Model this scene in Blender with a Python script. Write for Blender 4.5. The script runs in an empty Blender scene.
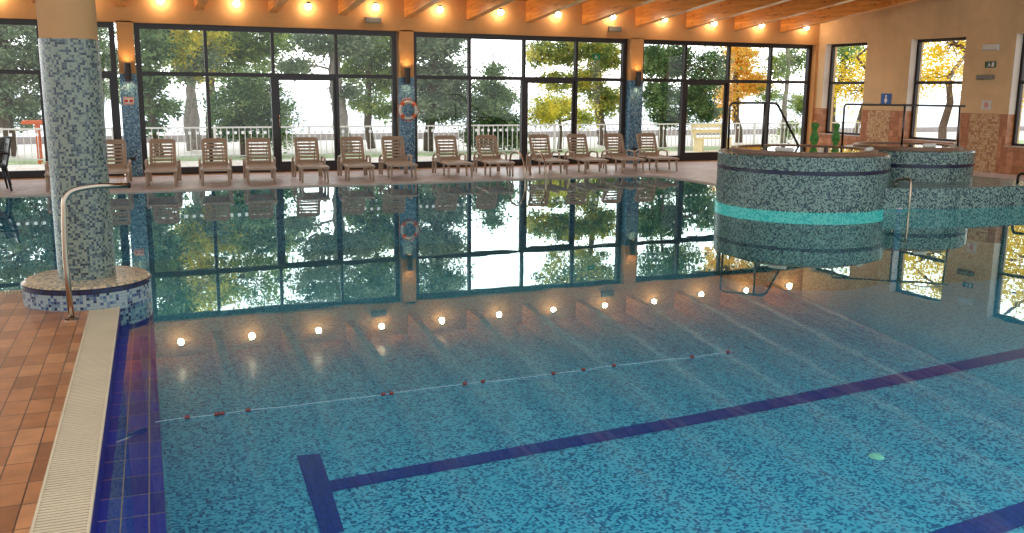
import bpy, math, random
from mathutils import Vector, Matrix
R = random.Random(7)
scene = bpy.context.scene
COL = scene.collection
PI = math.pi

# ------------------------------------------------------------------ camera
F_PX, PIT, ROLL, YAW, EYE = 930.457, 0.188956, 0.0085864, 0.4035283, 1.8
_R = Vector((math.cos(YAW), -math.sin(YAW), 0)); _F0 = Vector((math.sin(YAW), math.cos(YAW), 0)); _Z = Vector((0, 0, 1))
FW = _F0*math.cos(PIT) - _Z*math.sin(PIT)
_U = _F0*math.sin(PIT) + _Z*math.cos(PIT)
RT = _R*math.cos(ROLL) + _U*math.sin(ROLL)
UP = _U*math.cos(ROLL) - _R*math.sin(ROLL)
cam_d = bpy.data.cameras.new('camera'); cam = bpy.data.objects.new('camera', cam_d); COL.objects.link(cam)
cam.matrix_world = Matrix(((RT.x, UP.x, -FW.x, 0), (RT.y, UP.y, -FW.y, 0), (RT.z, UP.z, -FW.z, EYE), (0, 0, 0, 1)))
cam_d.sensor_width = 36; cam_d.lens = 36*F_PX/1024; cam_d.clip_end = 600
scene.camera = cam

def at(px, py, Y):
    """world point where the sight line through a photo pixel meets the plane at distance Y"""
    d = FW + RT*((px-512)/F_PX) - UP*((py-266.5)/F_PX)
    t = Y/d.y
    return Vector((d.x*t, Y, EYE + d.z*t))

# ------------------------------------------------------------------ mesh builder
class MB:
    def __init__(s): s.v=[]; s.f=[]; s.uv=[]; s.sm=[]
    def face(s, pts, uv=None, smooth=False):
        n=len(s.v); s.v+= [tuple(p) for p in pts]; s.f.append(tuple(range(n, n+len(pts)))); s.uv.append(uv); s.sm.append(smooth)
    def box(s, x0,x1,y0,y1,z0,z1, M=None):
        c=[(x0,y0,z0),(x1,y0,z0),(x1,y1,z0),(x0,y1,z0),(x0,y0,z1),(x1,y0,z1),(x1,y1,z1),(x0,y1,z1)]
        if M is not None: c=[tuple(M@Vector(p)) for p in c]
        n=len(s.v); s.v+=c
        for f in ((3,2,1,0),(4,5,6,7),(0,1,5,4),(1,2,6,5),(2,3,7,6),(3,0,4,7)):
            s.f.append(tuple(n+i for i in f)); s.uv.append(None); s.sm.append(False)
        return s
    def bevbox(s, x0,x1,y0,y1,z0,z1,b=.01,M=None):
        # box with chamfered vertical and top edges
        pts=[(x0+b,y0),(x1-b,y0),(x1,y0+b),(x1,y1-b),(x1-b,y1),(x0+b,y1),(x0,y1-b),(x0,y0+b)]
        cx,cy=(x0+x1)/2,(y0+y1)/2
        def ring(z,i):
            return [(px-math.copysign(i,px-cx),py-math.copysign(i,py-cy),z) for px,py in pts]
        rings=[ring(z0+b,0),ring(z1-b,0),ring(z1,b)]; bot=ring(z0,b)
        rings=[bot]+rings
        n=len(s.v)
        for r in rings: s.v+=[tuple(M@Vector(p)) if M is not None else p for p in r]
        for k in range(3):
            for i in range(8):
                j=(i+1)%8; s.f.append((n+8*k+i,n+8*k+j,n+8*k+8+j,n+8*k+8+i)); s.uv.append(None); s.sm.append(False)
        s.f.append(tuple(n+i for i in reversed(range(8)))); s.f.append(tuple(n+24+i for i in range(8))); s.uv+=[None]*2; s.sm+=[False]*2
        return s
    def prism(s, poly, z0, z1):
        # poly counter-clockwise in plan
        n=len(poly); b=len(s.v)
        s.v+=[(x,y,z0) for x,y in poly]+[(x,y,z1) for x,y in poly]
        s.f.append(tuple(b+i for i in reversed(range(n)))); s.f.append(tuple(b+n+i for i in range(n))); s.uv+=[None]*2; s.sm+=[False]*2
        for i in range(n):
            j=(i+1)%n; s.f.append((b+i,b+j,b+n+j,b+n+i)); s.uv.append(None); s.sm.append(False)
        return s
    def tube(s, pts, r, seg=8, closed=False, flat=1.0):
        pts=[Vector(p) for p in pts]; n=len(pts); b=len(s.v)
        rs = r if isinstance(r,(list,tuple)) else [r]*n
        prev=None
        for i,p in enumerate(pts):
            if closed: t=(pts[(i+1)%n]-pts[i-1])
            else: t=(pts[min(i+1,n-1)]-pts[max(i-1,0)])
            t.normalize()
            if prev is None:
                a=Vector((0,0,1)) if abs(t.z)<.9 else Vector((1,0,0))
                u=t.cross(a).normalized()
            else:
                u=(prev-t*prev.dot(t)).normalized()
            prev=u; w=t.cross(u)
            for k in range(seg):
                a=2*PI*k/seg; s.v.append(tuple(p+(u*math.cos(a)+w*math.sin(a)*flat)*rs[i]))
        m=n if closed else n-1
        for i in range(m):
            for k in range(seg):
                k2=(k+1)%seg; i2=(i+1)%n
                s.f.append((b+i*seg+k,b+i*seg+k2,b+i2*seg+k2,b+i2*seg+k)); s.uv.append(None); s.sm.append(True)
        if not closed:
            s.f.append(tuple(b+k for k in reversed(range(seg)))); s.f.append(tuple(b+(n-1)*seg+k for k in range(seg))); s.uv+=[None]*2; s.sm+=[False]*2
        return s
    def lathe(s, prof, cx=0, cy=0, seg=64, smooth=True, a0=0, a1=2*PI):
        # prof: list of (radius, z)
        L=[0]
        for i in range(1,len(prof)): L.append(L[-1]+math.dist(prof[i],prof[i-1]))
        for i in range(len(prof)-1):
            (r0,z0),(r1,z1)=prof[i],prof[i+1]; rr=max(r0,r1,.001)
            for k in range(seg):
                a=a0+(a1-a0)*k/seg; c=a0+(a1-a0)*(k+1)/seg
                P=[(cx+r0*math.cos(a),cy+r0*math.sin(a),z0),(cx+r0*math.cos(c),cy+r0*math.sin(c),z0),(cx+r1*math.cos(c),cy+r1*math.sin(c),z1),(cx+r1*math.cos(a),cy+r1*math.sin(a),z1)]
                U=[(a*rr,L[i]),(c*rr,L[i]),(c*rr,L[i+1]),(a*rr,L[i+1])]
                if abs(z1-z0)<.3*abs(r1-r0): U=[(p[0],p[1]) for p in P]
                s.face(P,U,smooth)
        return s
    def build(s, name, mat, parent=None, weld=False):
        me=bpy.data.meshes.new(name); me.from_pydata(s.v,[],s.f); me.update()
        uvl=me.uv_layers.new(name='UVMap')
        for p in me.polygons:
            o=s.uv[p.index]; nr=p.normal
            ax=max(range(3), key=lambda i: abs(nr[i]))
            for j,li in enumerate(p.loop_indices):
                if o: uvl.data[li].uv=o[j]
                else:
                    c=me.vertices[me.loops[li].vertex_index].co
                    uvl.data[li].uv=(c.y,c.z) if ax==0 else ((c.x,c.z) if ax==1 else (c.x,c.y))
            p.use_smooth=s.sm[p.index]
        if weld:
            import bmesh
            bm=bmesh.new(); bm.from_mesh(me); bmesh.ops.remove_doubles(bm,verts=bm.verts,dist=1e-5); bm.to_mesh(me); bm.free()
        me.materials.append(mat)
        ob=bpy.data.objects.new(name,me); COL.objects.link(ob)
        if parent is not None: ob.parent=parent
        return ob

def thing(name, label, cat, loc=(0,0,0), rz=0, group=None):
    o=bpy.data.objects.new(name,None); COL.objects.link(o); o.location=loc; o.rotation_euler=(0,0,rz)
    o.empty_display_size=.1
    return tag(o,label,cat,group)
def tag(o,label=None,cat=None,group=None,kind=None):
    if label: o['label']=label
    if cat: o['category']=cat
    if group: o['group']=group
    if kind: o['kind']=kind
    return o
def struct(o): o['kind']='structure'; return o
def copy_tree(o,parent=None):
    c=o.copy(); COL.objects.link(c)
    if parent is not None: c.parent=parent
    for ch in [x for x in COL.objects if x.parent==o]: copy_tree(ch,c)
    return c
def arc(c, r, a0, a1, n, ax1, ax2):
    c=Vector(c); return [c+Vector(ax1)*r*math.cos(a0+(a1-a0)*i/n)+Vector(ax2)*r*math.sin(a0+(a1-a0)*i/n) for i in range(n+1)]
def rounded(pts, r, n=6):
    """polyline with rounded corners"""
    pts=[Vector(p) for p in pts]; out=[pts[0]]
    for i in range(1,len(pts)-1):
        a,b,c=pts[i-1],pts[i],pts[i+1]
        u=(a-b).normalized(); w=(c-b).normalized(); d=min(r,(a-b).length*.49,(c-b).length*.49)
        p0=b+u*d; p1=b+w*d
        for k in range(n+1):
            t=k/n; out.append(p0*(1-t)**2+b*2*t*(1-t)+p1*t*t)
    out.append(pts[-1]); return out

# ------------------------------------------------------------------ materials
def newmat(name):
    m=bpy.data.materials.new(name); m.use_nodes=True; nt=m.node_tree
    for n in list(nt.nodes): nt.nodes.remove(n)
    out=nt.nodes.new('ShaderNodeOutputMaterial')
    return m,nt,out
def nd(nt,t,**k):
    n=nt.nodes.new(t)
    for a,b in k.items(): setattr(n,a,b)
    return n
def mth(nt,op,a,b=None,c=None):
    n=nd(nt,'ShaderNodeMath',operation=op)
    for i,x in enumerate((a,b,c)):
        if x is None: continue
        if isinstance(x,(int,float)): n.inputs[i].default_value=x
        else: nt.links.new(x,n.inputs[i])
    return n.outputs[0]
def rgb(c): return (*[x/255.0 for x in c],1) if max(c)>1 else (*c,1)
def lin(c): # sRGB 0-255 -> linear
    return tuple(((x/255)/12.92 if x/255<=.04045 else ((x/255+.055)/1.055)**2.4) for x in c)+(1,)
def ramp(nt,fac,stops,interp='LINEAR'):
    r=nd(nt,'ShaderNodeValToRGB'); r.color_ramp.interpolation=interp
    e=r.color_ramp.elements
    while len(e)<len(stops): e.new(.5)
    for i,(p,c) in enumerate(stops): e[i].position=p; e[i].color=c
    nt.links.new(fac,r.inputs[0]); return r.outputs[0]
def uvnode(nt,rot=0,scale=1,obj=False):
    tc=nd(nt,'ShaderNodeTexCoord'); mp=nd(nt,'ShaderNodeMapping')
    nt.links.new(tc.outputs['Object' if obj else 'UV'],mp.inputs[0]); mp.inputs['Rotation'].default_value[2]=rot
    mp.inputs['Scale'].default_value=(scale,)*3
    return mp.outputs[0]
def pbsdf(nt,out,col,rough=.5,metal=0,spec=.5,bump=None,bstr=.3,bdist=.01,coat=0):
    b=nd(nt,'ShaderNodeBsdfPrincipled')
    if isinstance(col,tuple): b.inputs['Base Color'].default_value=col
    else: nt.links.new(col,b.inputs['Base Color'])
    if isinstance(rough,(int,float)): b.inputs['Roughness'].default_value=rough
    else: nt.links.new(rough,b.inputs['Roughness'])
    b.inputs['Metallic'].default_value=metal; b.inputs['Specular IOR Level'].default_value=spec
    b.inputs['Coat Weight'].default_value=coat
    if bump is not None:
        bn=nd(nt,'ShaderNodeBump'); bn.inputs['Strength'].default_value=bstr; bn.inputs['Distance'].default_value=bdist
        nt.links.new(bump,bn.inputs['Height']); nt.links.new(bn.outputs[0],b.inputs['Normal'])
    nt.links.new(b.outputs[0],out.inputs[0]); return b
def plain(name,c,rough=.5,metal=0,spec=.5,noise=.08,nscale=6,coat=0):
    m,nt,out=newmat(name)
    n=nd(nt,'ShaderNodeTexNoise'); n.inputs['Scale'].default_value=nscale; n.inputs['Detail'].default_value=4
    nt.links.new(uvnode(nt,obj=True),n.inputs['Vector'])
    c=lin(c)
    lo=tuple(x*(1-noise) for x in c[:3])+(1,); hi=tuple(min(1,x*(1+noise)) for x in c[:3])+(1,)
    pbsdf(nt,out,ramp(nt,n.outputs[0],[(.3,lo),(.7,hi)]),rough,metal,spec,coat=coat); return m
def mosaic(name,size,palette,grout,gw=.1,rough=.25,rot=0,cluster=.0,asp=1.0,nvar=0,off=0):
    """square glass mosaic: every tessera takes one colour of the palette [(upto, rgb)]"""
    m,nt,out=newmat(name); L=nt.links.new
    uv=uvnode(nt,rot)
    sx=nd(nt,'ShaderNodeSeparateXYZ'); L(uv,sx.inputs[0])
    u=mth(nt,'DIVIDE',sx.outputs[0],size); v=mth(nt,'DIVIDE',sx.outputs[1],size*asp)
    if off:
        odd=mth(nt,'MULTIPLY',mth(nt,'MODULO',mth(nt,'FLOOR',v),2.0),off); u=mth(nt,'ADD',u,odd)
    fu=mth(nt,'FLOOR',u); fv=mth(nt,'FLOOR',v)
    cb=nd(nt,'ShaderNodeCombineXYZ'); L(fu,cb.inputs[0]); L(fv,cb.inputs[1])
    wn=nd(nt,'ShaderNodeTexWhiteNoise',noise_dimensions='2D'); L(cb.outputs[0],wn.inputs['Vector'])
    val=wn.outputs['Value']
    if cluster:
        ns=nd(nt,'ShaderNodeTexNoise'); ns.inputs['Scale'].default_value=.33; ns.inputs['Detail'].default_value=1
        L(cb.outputs[0],ns.inputs['Vector'])
        val=mth(nt,'ADD',val,mth(nt,'MULTIPLY',mth(nt,'SUBTRACT',ns.outputs[0],.5),cluster))
    st=[]; p0=0
    for p,c in palette: st.append((p0,lin(c))); p0=p
    col=ramp(nt,val,st,'CONSTANT')
    du=mth(nt,'ABSOLUTE',mth(nt,'SUBTRACT',mth(nt,'SUBTRACT',u,fu),.5)); dv=mth(nt,'ABSOLUTE',mth(nt,'SUBTRACT',mth(nt,'SUBTRACT',v,fv),.5))
    g=mth(nt,'GREATER_THAN',mth(nt,'MAXIMUM',du,mth(nt,'ADD',mth(nt,'MULTIPLY',mth(nt,'SUBTRACT',dv,.5),asp),.5)),.5-gw/2)
    mx=nd(nt,'ShaderNodeMix',data_type='RGBA'); L(g,mx.inputs['Factor']); L(col,mx.inputs['A']); mx.inputs['B'].default_value=lin(grout)
    colr=mx.outputs['Result']
    if nvar:
        n2=nd(nt,'ShaderNodeTexNoise'); n2.inputs['Scale'].default_value=9; n2.inputs['Detail'].default_value=5; L(uv,n2.inputs['Vector'])
        m2=nd(nt,'ShaderNodeMix',data_type='RGBA',blend_type='MULTIPLY'); m2.inputs['Factor'].default_value=nvar; L(colr,m2.inputs['A']); L(ramp(nt,n2.outputs[0],[(.25,(.45,.45,.45,1)),(.75,(1.3,1.3,1.3,1))]),m2.inputs['B'])
        colr=m2.outputs['Result']
    pbsdf(nt,out,colr,rough,bump=mth(nt,'SUBTRACT',1.0,g),bstr=.25,bdist=.002)
    return m
def wood(name,c1,c2,rough=.35,knots=True,coat=.3):
    m,nt,out=newmat(name); L=nt.links.new
    tc=nd(nt,'ShaderNodeTexCoord'); mp=nd(nt,'ShaderNodeMapping'); L(tc.outputs['Object'],mp.inputs[0]); mp.inputs['Scale'].default_value=(9,.7,9)
    n=nd(nt,'ShaderNodeTexNoise'); n.inputs['Scale'].default_value=1.6; n.inputs['Detail'].default_value=6; n.inputs['Distortion'].default_value=.6; L(mp.outputs[0],n.inputs['Vector'])
    col=ramp(nt,n.outputs[0],[(.3,lin(c2)),(.62,lin(c1))])
    vo=nd(nt,'ShaderNodeTexVoronoi'); vo.inputs['Scale'].default_value=4.2; mp2=nd(nt,'ShaderNodeMapping'); L(tc.outputs['Object'],mp2.inputs[0]); mp2.inputs['Scale'].default_value=(2,1,2); L(mp2.outputs[0],vo.inputs['Vector'])
    k=ramp(nt,vo.outputs['Distance'],[(.05,(.28,.13,.06,1)),(.22,(1,1,1,1))])
    mx=nd(nt,'ShaderNodeMix',data_type='RGBA',blend_type='MULTIPLY'); mx.inputs['Factor'].default_value=.85 if knots else 0; L(col,mx.inputs['A']); L(k,mx.inputs['B'])
    pbsdf(nt,out,mx.outputs['Result'],rough,coat=coat); return m
def emis(name,c,s):
    m,nt,out=newmat(name); e=nd(nt,'ShaderNodeEmission'); e.inputs[0].default_value=(*c,1); e.inputs[1].default_value=s; nt.links.new(e.outputs[0],out.inputs[0]); return m
def sheet(name,tint,f0,f1,power,rough=0,ripple=None,gcol=(1,1,1,1)):
    """clear sheet (glass or water): see-through, mirror-like towards grazing angles"""
    m,nt,out=newmat(name); L=nt.links.new
    lw=nd(nt,'ShaderNodeLayerWeight'); lw.inputs[0].default_value=.5
    tr=nd(nt,'ShaderNodeBsdfTransparent'); tr.inputs[0].default_value=tint
    gl=nd(nt,'ShaderNodeBsdfGlossy'); gl.inputs['Roughness'].default_value=rough; gl.inputs['Color'].default_value=gcol
    if ripple:
        tc=nd(nt,'ShaderNodeTexCoord'); n=nd(nt,'ShaderNodeTexNoise'); n.inputs['Scale'].default_value=ripple[0]; n.inputs['Detail'].default_value=2; L(tc.outputs['Object'],n.inputs['Vector'])
        b=nd(nt,'ShaderNodeBump'); b.inputs['Strength'].default_value=ripple[1]; b.inputs['Distance'].default_value=ripple[2]; L(n.outputs[0],b.inputs['Height']); L(b.outputs[0],gl.inputs['Normal'])
    f=mth(nt,'ADD',mth(nt,'MULTIPLY',mth(nt,'POWER',lw.outputs['Facing'],power),f1),f0)
    mx=nd(nt,'ShaderNodeMixShader'); L(f,mx.inputs[0]); L(tr.outputs[0],mx.inputs[1]); L(gl.outputs[0],mx.inputs[2]); L(mx.outputs[0],out.inputs[0]); return m
def leafmat(name,stops,trans=.5):
    m,nt,out=newmat(name); L=nt.links.new
    g=nd(nt,'ShaderNodeNewGeometry')
    tc=nd(nt,'ShaderNodeTexCoord'); n=nd(nt,'ShaderNodeTexNoise'); n.inputs['Scale'].default_value=1.5; n.inputs['Detail'].default_value=4; L(tc.outputs['Object'],n.inputs['Vector'])
    v=mth(nt,'ADD',mth(nt,'MULTIPLY',g.outputs['Random Per Island'],.45),mth(nt,'SUBTRACT',mth(nt,'MULTIPLY',n.outputs[0],1.9),.62))
    col=ramp(nt,v,[(p,lin(c)) for p,c in stops])
    d=nd(nt,'ShaderNodeBsdfDiffuse'); L(col,d.inputs[0]); t=nd(nt,'ShaderNodeBsdfTranslucent'); L(col,t.inputs[0])
    mx=nd(nt,'ShaderNodeMixShader'); mx.inputs[0].default_value=trans; L(d.outputs[0],mx.inputs[1]); L(t.outputs[0],mx.inputs[2]); L(mx.outputs[0],out.inputs[0]); return m
def plaster(name,c):
    m,nt,out=newmat(name); L=nt.links.new
    n=nd(nt,'ShaderNodeTexNoise'); n.inputs['Scale'].default_value=.9; n.inputs['Detail'].default_value=6; n.inputs['Roughness'].default_value=.65; L(uvnode(nt,obj=True),n.inputs['Vector'])
    c=lin(c); col=ramp(nt,n.outputs[0],[(.3,tuple(x*.82 for x in c[:3])+(1,)),(.7,tuple(min(1,x*1.12) for x in c[:3])+(1,))])
    n2=nd(nt,'ShaderNodeTexNoise'); n2.inputs['Scale'].default_value=60; L(uvnode(nt,obj=True),n2.inputs['Vector'])
    pbsdf(nt,out,col,.75,bump=n2.outputs[0],bstr=.15,bdist=.01); return m

GDIR=math.atan(.037)   # the near pool edge runs 2 degrees off the window wall's normal
M={}
M['wall']=plaster('ochre plaster',(212,158,98))
M['col_tile']=mosaic('column mosaic',.0195,[(.50,(124,132,116)),(.68,(88,104,98)),(.84,(56,74,84)),(1,(32,40,56))],(100,108,98),.12,cluster=.5)
M['base_tile']=mosaic('bench mosaic',.025,[(.55,(142,154,154)),(.72,(96,120,136)),(.86,(56,78,116)),(1,(30,40,76))],(120,126,124),.12,cluster=.4)
M['bench_top']=mosaic('bench top mosaic',.025,[(.5,(196,170,132)),(.75,(170,150,120)),(1,(130,125,110))],(150,135,110),.12,cluster=.3)
M['tub_tile']=mosaic('tub mosaic',.021,[(.42,(136,158,144)),(.64,(92,118,114)),(.82,(52,76,84)),(1,(24,38,54))],(84,106,106),.12,cluster=.3)
M['tub_rim']=plain('brown tub rim',(128,96,74),.3,noise=.2,nscale=14)
M['navy']=mosaic('navy band tiles',.03,[(.6,(14,18,46)),(1,(24,30,68))],(20,24,44),.08)
M['turq']=emis('glowing turquoise tile',(.03,.66,.60),1.1)  # turquoise tile made to glow; the underwater brightness is put into its emission
M['pool_floor']=mosaic('pool floor mosaic',.0215,[(.48,(120,186,208)),(.70,(78,150,180)),(.86,(38,106,150)),(1,(24,80,128))],(100,170,190),.08,rough=.5,cluster=.45)
M['pool_line']=mosaic('dark blue lane tiles',.026,[(.7,(12,40,124)),(1,(20,52,144))],(40,80,150),.12,rough=.5)
M['ledge']=mosaic('blue ledge tiles',.12,[(.5,(18,26,112)),(1,(26,36,132))],(190,120,90),.05,rough=.4,rot=GDIR,asp=2)
M['deck']=mosaic('terracotta deck tiles',.125,[(.3,(166,106,64)),(.6,(152,94,54)),(.85,(178,118,74)),(1,(138,84,48))],(70,44,30),.055,rough=.32,rot=GDIR,asp=2,nvar=.5)
M['deck_far']=mosaic('pinkish deck tiles',.2,[(.4,(220,202,196)),(.75,(212,190,184)),(1,(228,212,208))],(232,222,218),.05,rough=.35,nvar=.35)
M['coping']=plain('pale coping',(200,180,168),.4,noise=.1)
M['grate']=plain('cream plastic grate',(194,174,142),.5,noise=.06,nscale=3)
M['channel']=plain('dark drain channel',(88,74,58),.8)
M['terra']=mosaic('terracotta wall tiles',.15,[(.35,(190,124,78)),(.7,(176,110,66)),(1,(202,140,96))],(150,104,72),.04,rough=.35,nvar=.6)
M['terra_small']=mosaic('small beige wall tiles',.05,[(.3,(206,168,118)),(.55,(190,146,96)),(.8,(214,184,140)),(1,(170,120,76))],(150,112,78),.1,rough=.35)
M['beam']=wood('varnished pine',(246,176,92),(196,112,44),.32)
M['boards']=wood('ceiling boards',(222,156,90),(190,120,62),.25,coat=0)
M['frame']=plain('dark brown aluminium',(38,30,30),.35,noise=.1)
M['glass']=sheet('window glass',(.97,.99,.98,1),.035,.9,5)
M['water']=sheet('pool water',(.57,.92,.93,1),.03,.95,3.6,0,(1.3,.05,.02),(.88,1,.97,1))
M['tubwater']=sheet('tub water',(.7,.9,.92,1),.05,.95,3.6,0,(2,.05,.02))
M['darksteel']=plain('dull dark steel',(92,86,82),.3,1,noise=.05)
M['steel']=plain('polished steel',(186,168,148),.2,1,noise=.03)
M['lounger']=plain('taupe resin',(180,158,136),.4,noise=.06)
M['black']=plain('black plastic',(22,22,26),.4)
M['white']=plain('white paint',(230,230,226),.45,noise=.03)
M['whiteplastic']=plain('white plastic',(214,212,200),.4,noise=.03)
M['greyplastic']=plain('grey plastic',(120,118,108),.4)
M['dark']=plain('dark metal',(52,46,42),.3,.6)
M['navyplastic']=plain('dark blue plastic',(20,26,50),.4)
M['signblue']=plain('blue sign face',(36,92,168),.4,noise=.02)
M['signgreen_reflection']=plain('green sign face',(20,150,80),.4,noise=.02)  # green of an exit sign's reflection, used for the panel on the glass
M['signdkgreen']=plain('dark green sign face',(30,84,62),.4,noise=.02)
M['red']=plain('red paint',(196,42,44),.45,noise=.03)
M['orange']=plain('orange plastic',(226,104,44),.45,noise=.05)
M['floatred']=plain('dark red float',(92,24,24),.4,noise=.05)
M['rope']=plain('pale rope',(150,170,176),.6)
M['cactus']=plain('cactus green',(76,150,66),.5,noise=.35,nscale=25)
M['pot']=plain('terracotta pot',(170,96,62),.6)
M['bark']=plain('brown bark',(104,88,78),.85,noise=.35,nscale=9)
M['barkgrey']=plain('pale grey bark',(156,146,140),.85,noise=.3,nscale=9)
M['terrace']=mosaic('pale terrace slabs',.4,[(.4,(246,232,214)),(.75,(240,222,202)),(1,(250,238,224))],(214,200,184),.03,rough=.7,nvar=.2)
M['grass']=plain('lawn',(166,182,128),.9,noise=.4,nscale=3)
M['sea']=plain('pale sea',(222,232,238),.35,noise=.05,nscale=.3)
M['lampglobe']=emis('lit lamp globe',(1,.76,.50),64)
M['sconceglow']=emis('lit sconce lens',(1,.60,.25),110)
M['yellowwood']=plain('yellow painted wood',(240,222,170),.6)

def frosted(name):
    m,nt,out=newmat(name); d=nd(nt,'ShaderNodeBsdfDiffuse'); t=nd(nt,'ShaderNodeBsdfTranslucent'); d.inputs[0].default_value=t.inputs[0].default_value=(.9,.9,.9,1)
    mx=nd(nt,'ShaderNodeMixShader'); mx.inputs[0].default_value=.65; nt.links.new(d.outputs[0],mx.inputs[1]); nt.links.new(t.outputs[0],mx.inputs[2]); nt.links.new(mx.outputs[0],out.inputs[0]); return m
M['sticker']=frosted('white frosted sticker')
M['boards'].node_tree.nodes['Principled BSDF'].inputs['Specular IOR Level'].default_value=1.0
# ------------------------------------------------------------------ key measures (metres; water level is z = 0)
YW=20.12      # window plane
YF=19.92      # inner face of the window wall
XR=17.2       # inner face of the right wall
HT=3.0; TR=2.03
SLOPE=.105    # the roof climbs away from the window wall
def ceil_z(y): return 3.74+SLOPE*(YF-y)

# ================================================================== SETTING
# pool basin
basin=MB()
FZ=-1.2
def gx(y): return -.192+.037*(y-3.92)        # inner gutter line
POLY=[(-12,9.07),(-.05,9.07)]
basin.face([(-12,-3,FZ),(16.6,-3,FZ),(16.6,17.15,FZ),(-12,17.15,FZ)])
EDGE=[(-12,17.15),(9.6,17.15),(10.1,17.1),(10.42,16.95),(10.62,16.6),(10.68,16.1),(10.66,15.3),(10.6,13.7),(10.6,12.2),(11.2,10.9),(16.6,10.9)]
for a_,b_ in zip(EDGE,EDGE[1:]): basin.face([(*a_,FZ),(*b_,FZ),(*b_,.0),(*a_,.0)])
basin.face([(-12,9.07,FZ),(-12,17.15,FZ),(-12,17.15,.0),(-12,9.07,.0)])
basin.face([(-1,-3,FZ),(16.6,-3,FZ),(16.6,-3,0),(-1,-3,0)])
basin.face([(16.6,-3,FZ),(16.6,10.6,FZ),(16.6,10.6,0),(16.6,-3,0)])
o=basin.build('pool_basin',M['pool_floor']); struct(o)
# the ledge of blue tiles inside the near edge
lg=MB()
def lx(y): return .10+.0275*(y-4.0)
lg.face([(gx(-3),-3,-.14),(lx(-3),-3,-.14),(lx(9.07),9.07,-.14),(gx(9.07),9.07,-.14)])
lg.face([(lx(-3),-3,-.14),(lx(-3),-3,FZ),(lx(9.07),9.07,FZ),(lx(9.07),9.07,-.14)])
lg.face([(gx(-3),-3,0),(gx(-3),-3,-.14),(gx(9.07),9.07,-.14),(gx(9.07),9.07,0)])
lg.face([(-12,9.07,FZ),(-12,9.07,0),(lx(9.07)-.2,9.07,0),(lx(9.07),9.07,FZ)])
struct(lg.build('pool_ledge',M['ledge']))
# lane marking tiles on the pool floor, 3 mm proud
ln=MB()
def strip(pts,z=FZ+.004): ln.face([(x,y,z) for x,y in pts])
strip([(1.127,5.90),(1.285,5.90),(1.3455,6.571),(1.367,6.776),(1.415,7.35),(1.226,7.375)])
C1=[(1.3457,6.5715),(4.77,6.764),(7.2,6.96),(9.496,7.192),(12.5,7.50),(16.4,7.95)]
C2=[(1.3672,6.7761),(4.94,7.005),(7.3,7.23),(9.876,7.49),(12.8,7.82),(16.4,8.28)]
for i in range(5): strip([C1[i],C1[i+1],C2[i+1],C2[i]])
strip([(1.1,3.75),(5.03,4.12),(10.5,4.7),(10.5,4.95),(6.08,4.475),(5.03,4.37),(1.1,3.98)])
struct(ln.build('lane_marking',M['pool_line']))
# a round inlet fitting on the floor
fit=MB(); fit.lathe([(.001,.02),(.03,.02),(.048,.014),(.06,.005),(.065,0)],seg=24)
fo=fit.build('pool_inlet',plain('pale inlet plastic',(196,226,190),.5)); fo.location=(5.70,5.556,FZ+.001)
tag(fo,'small round pale inlet fitting on the pool floor between the two dark lines','inlet')

# water
wt=MB(); N=[(-12,9.07),(lx(9.07)-.14,9.07),(gx(-3),-3),(16.6,-3),(16.6,10.62),(11.0,10.72),(10.9,17.15),(-12,17.15)]
wt.face([(x,y,0) for x,y in N])
wo=wt.build('pool_water',M['water']); tag(wo,'still turquoise water of the indoor swimming pool','water',kind='stuff')

# near deck (terracotta), far deck (pinkish), east deck
dk=MB()
gin=lambda y: gx(y)-.225+.0*(y)
dk.prism([(-12,-3),(gin(-3),-3),(gin(8.9),8.9),(-12,8.9)],-.15,.02)
struct(dk.build('floor',M['deck']))
fd=MB()
edge=[(-12,17.15),(9.6,17.15),(10.1,17.1),(10.42,16.95),(10.62,16.6),(10.68,16.1),(10.66,15.3),(10.6,13.7),(10.6,12.2),(11.2,10.9),(17.2,10.9),(17.2,20.3),(-12,20.3)]
fd.prism(edge,-.005,.02)
fo=fd.build('floor',M['deck_far']); struct(fo)
rs=MB(); rs.prism([(16.6,-3),(17.2,-3),(17.2,10.9),(16.6,10.9)],-.15,.02); struct(rs.build('floor',M['deck_far']))
cp=MB()
ep=edge[:8]
for i in range(len(ep)-1):
    a,b=Vector((*ep[i],0)),Vector((*ep[i+1],0)); t=(b-a).normalized(); n=Vector((-t.y,t.x,0))
    cp.face([a+Vector((0,0,.024)),b+Vector((0,0,.024)),b+n*.12+Vector((0,0,.024)),a+n*.12+Vector((0,0,.024))])
    a=a-n*.008; b=b-n*.008; cp.face([a+Vector((0,0,-.02)),b+Vector((0,0,-.02)),b+Vector((0,0,.024)),a+Vector((0,0,.024))]); cp.face([a+Vector((0,0,.024)),b+Vector((0,0,.024)),b+n*.01+Vector((0,0,.024)),a+n*.01+Vector((0,0,.024))])
struct(cp.build('trim_1',M['coping']))

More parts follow.
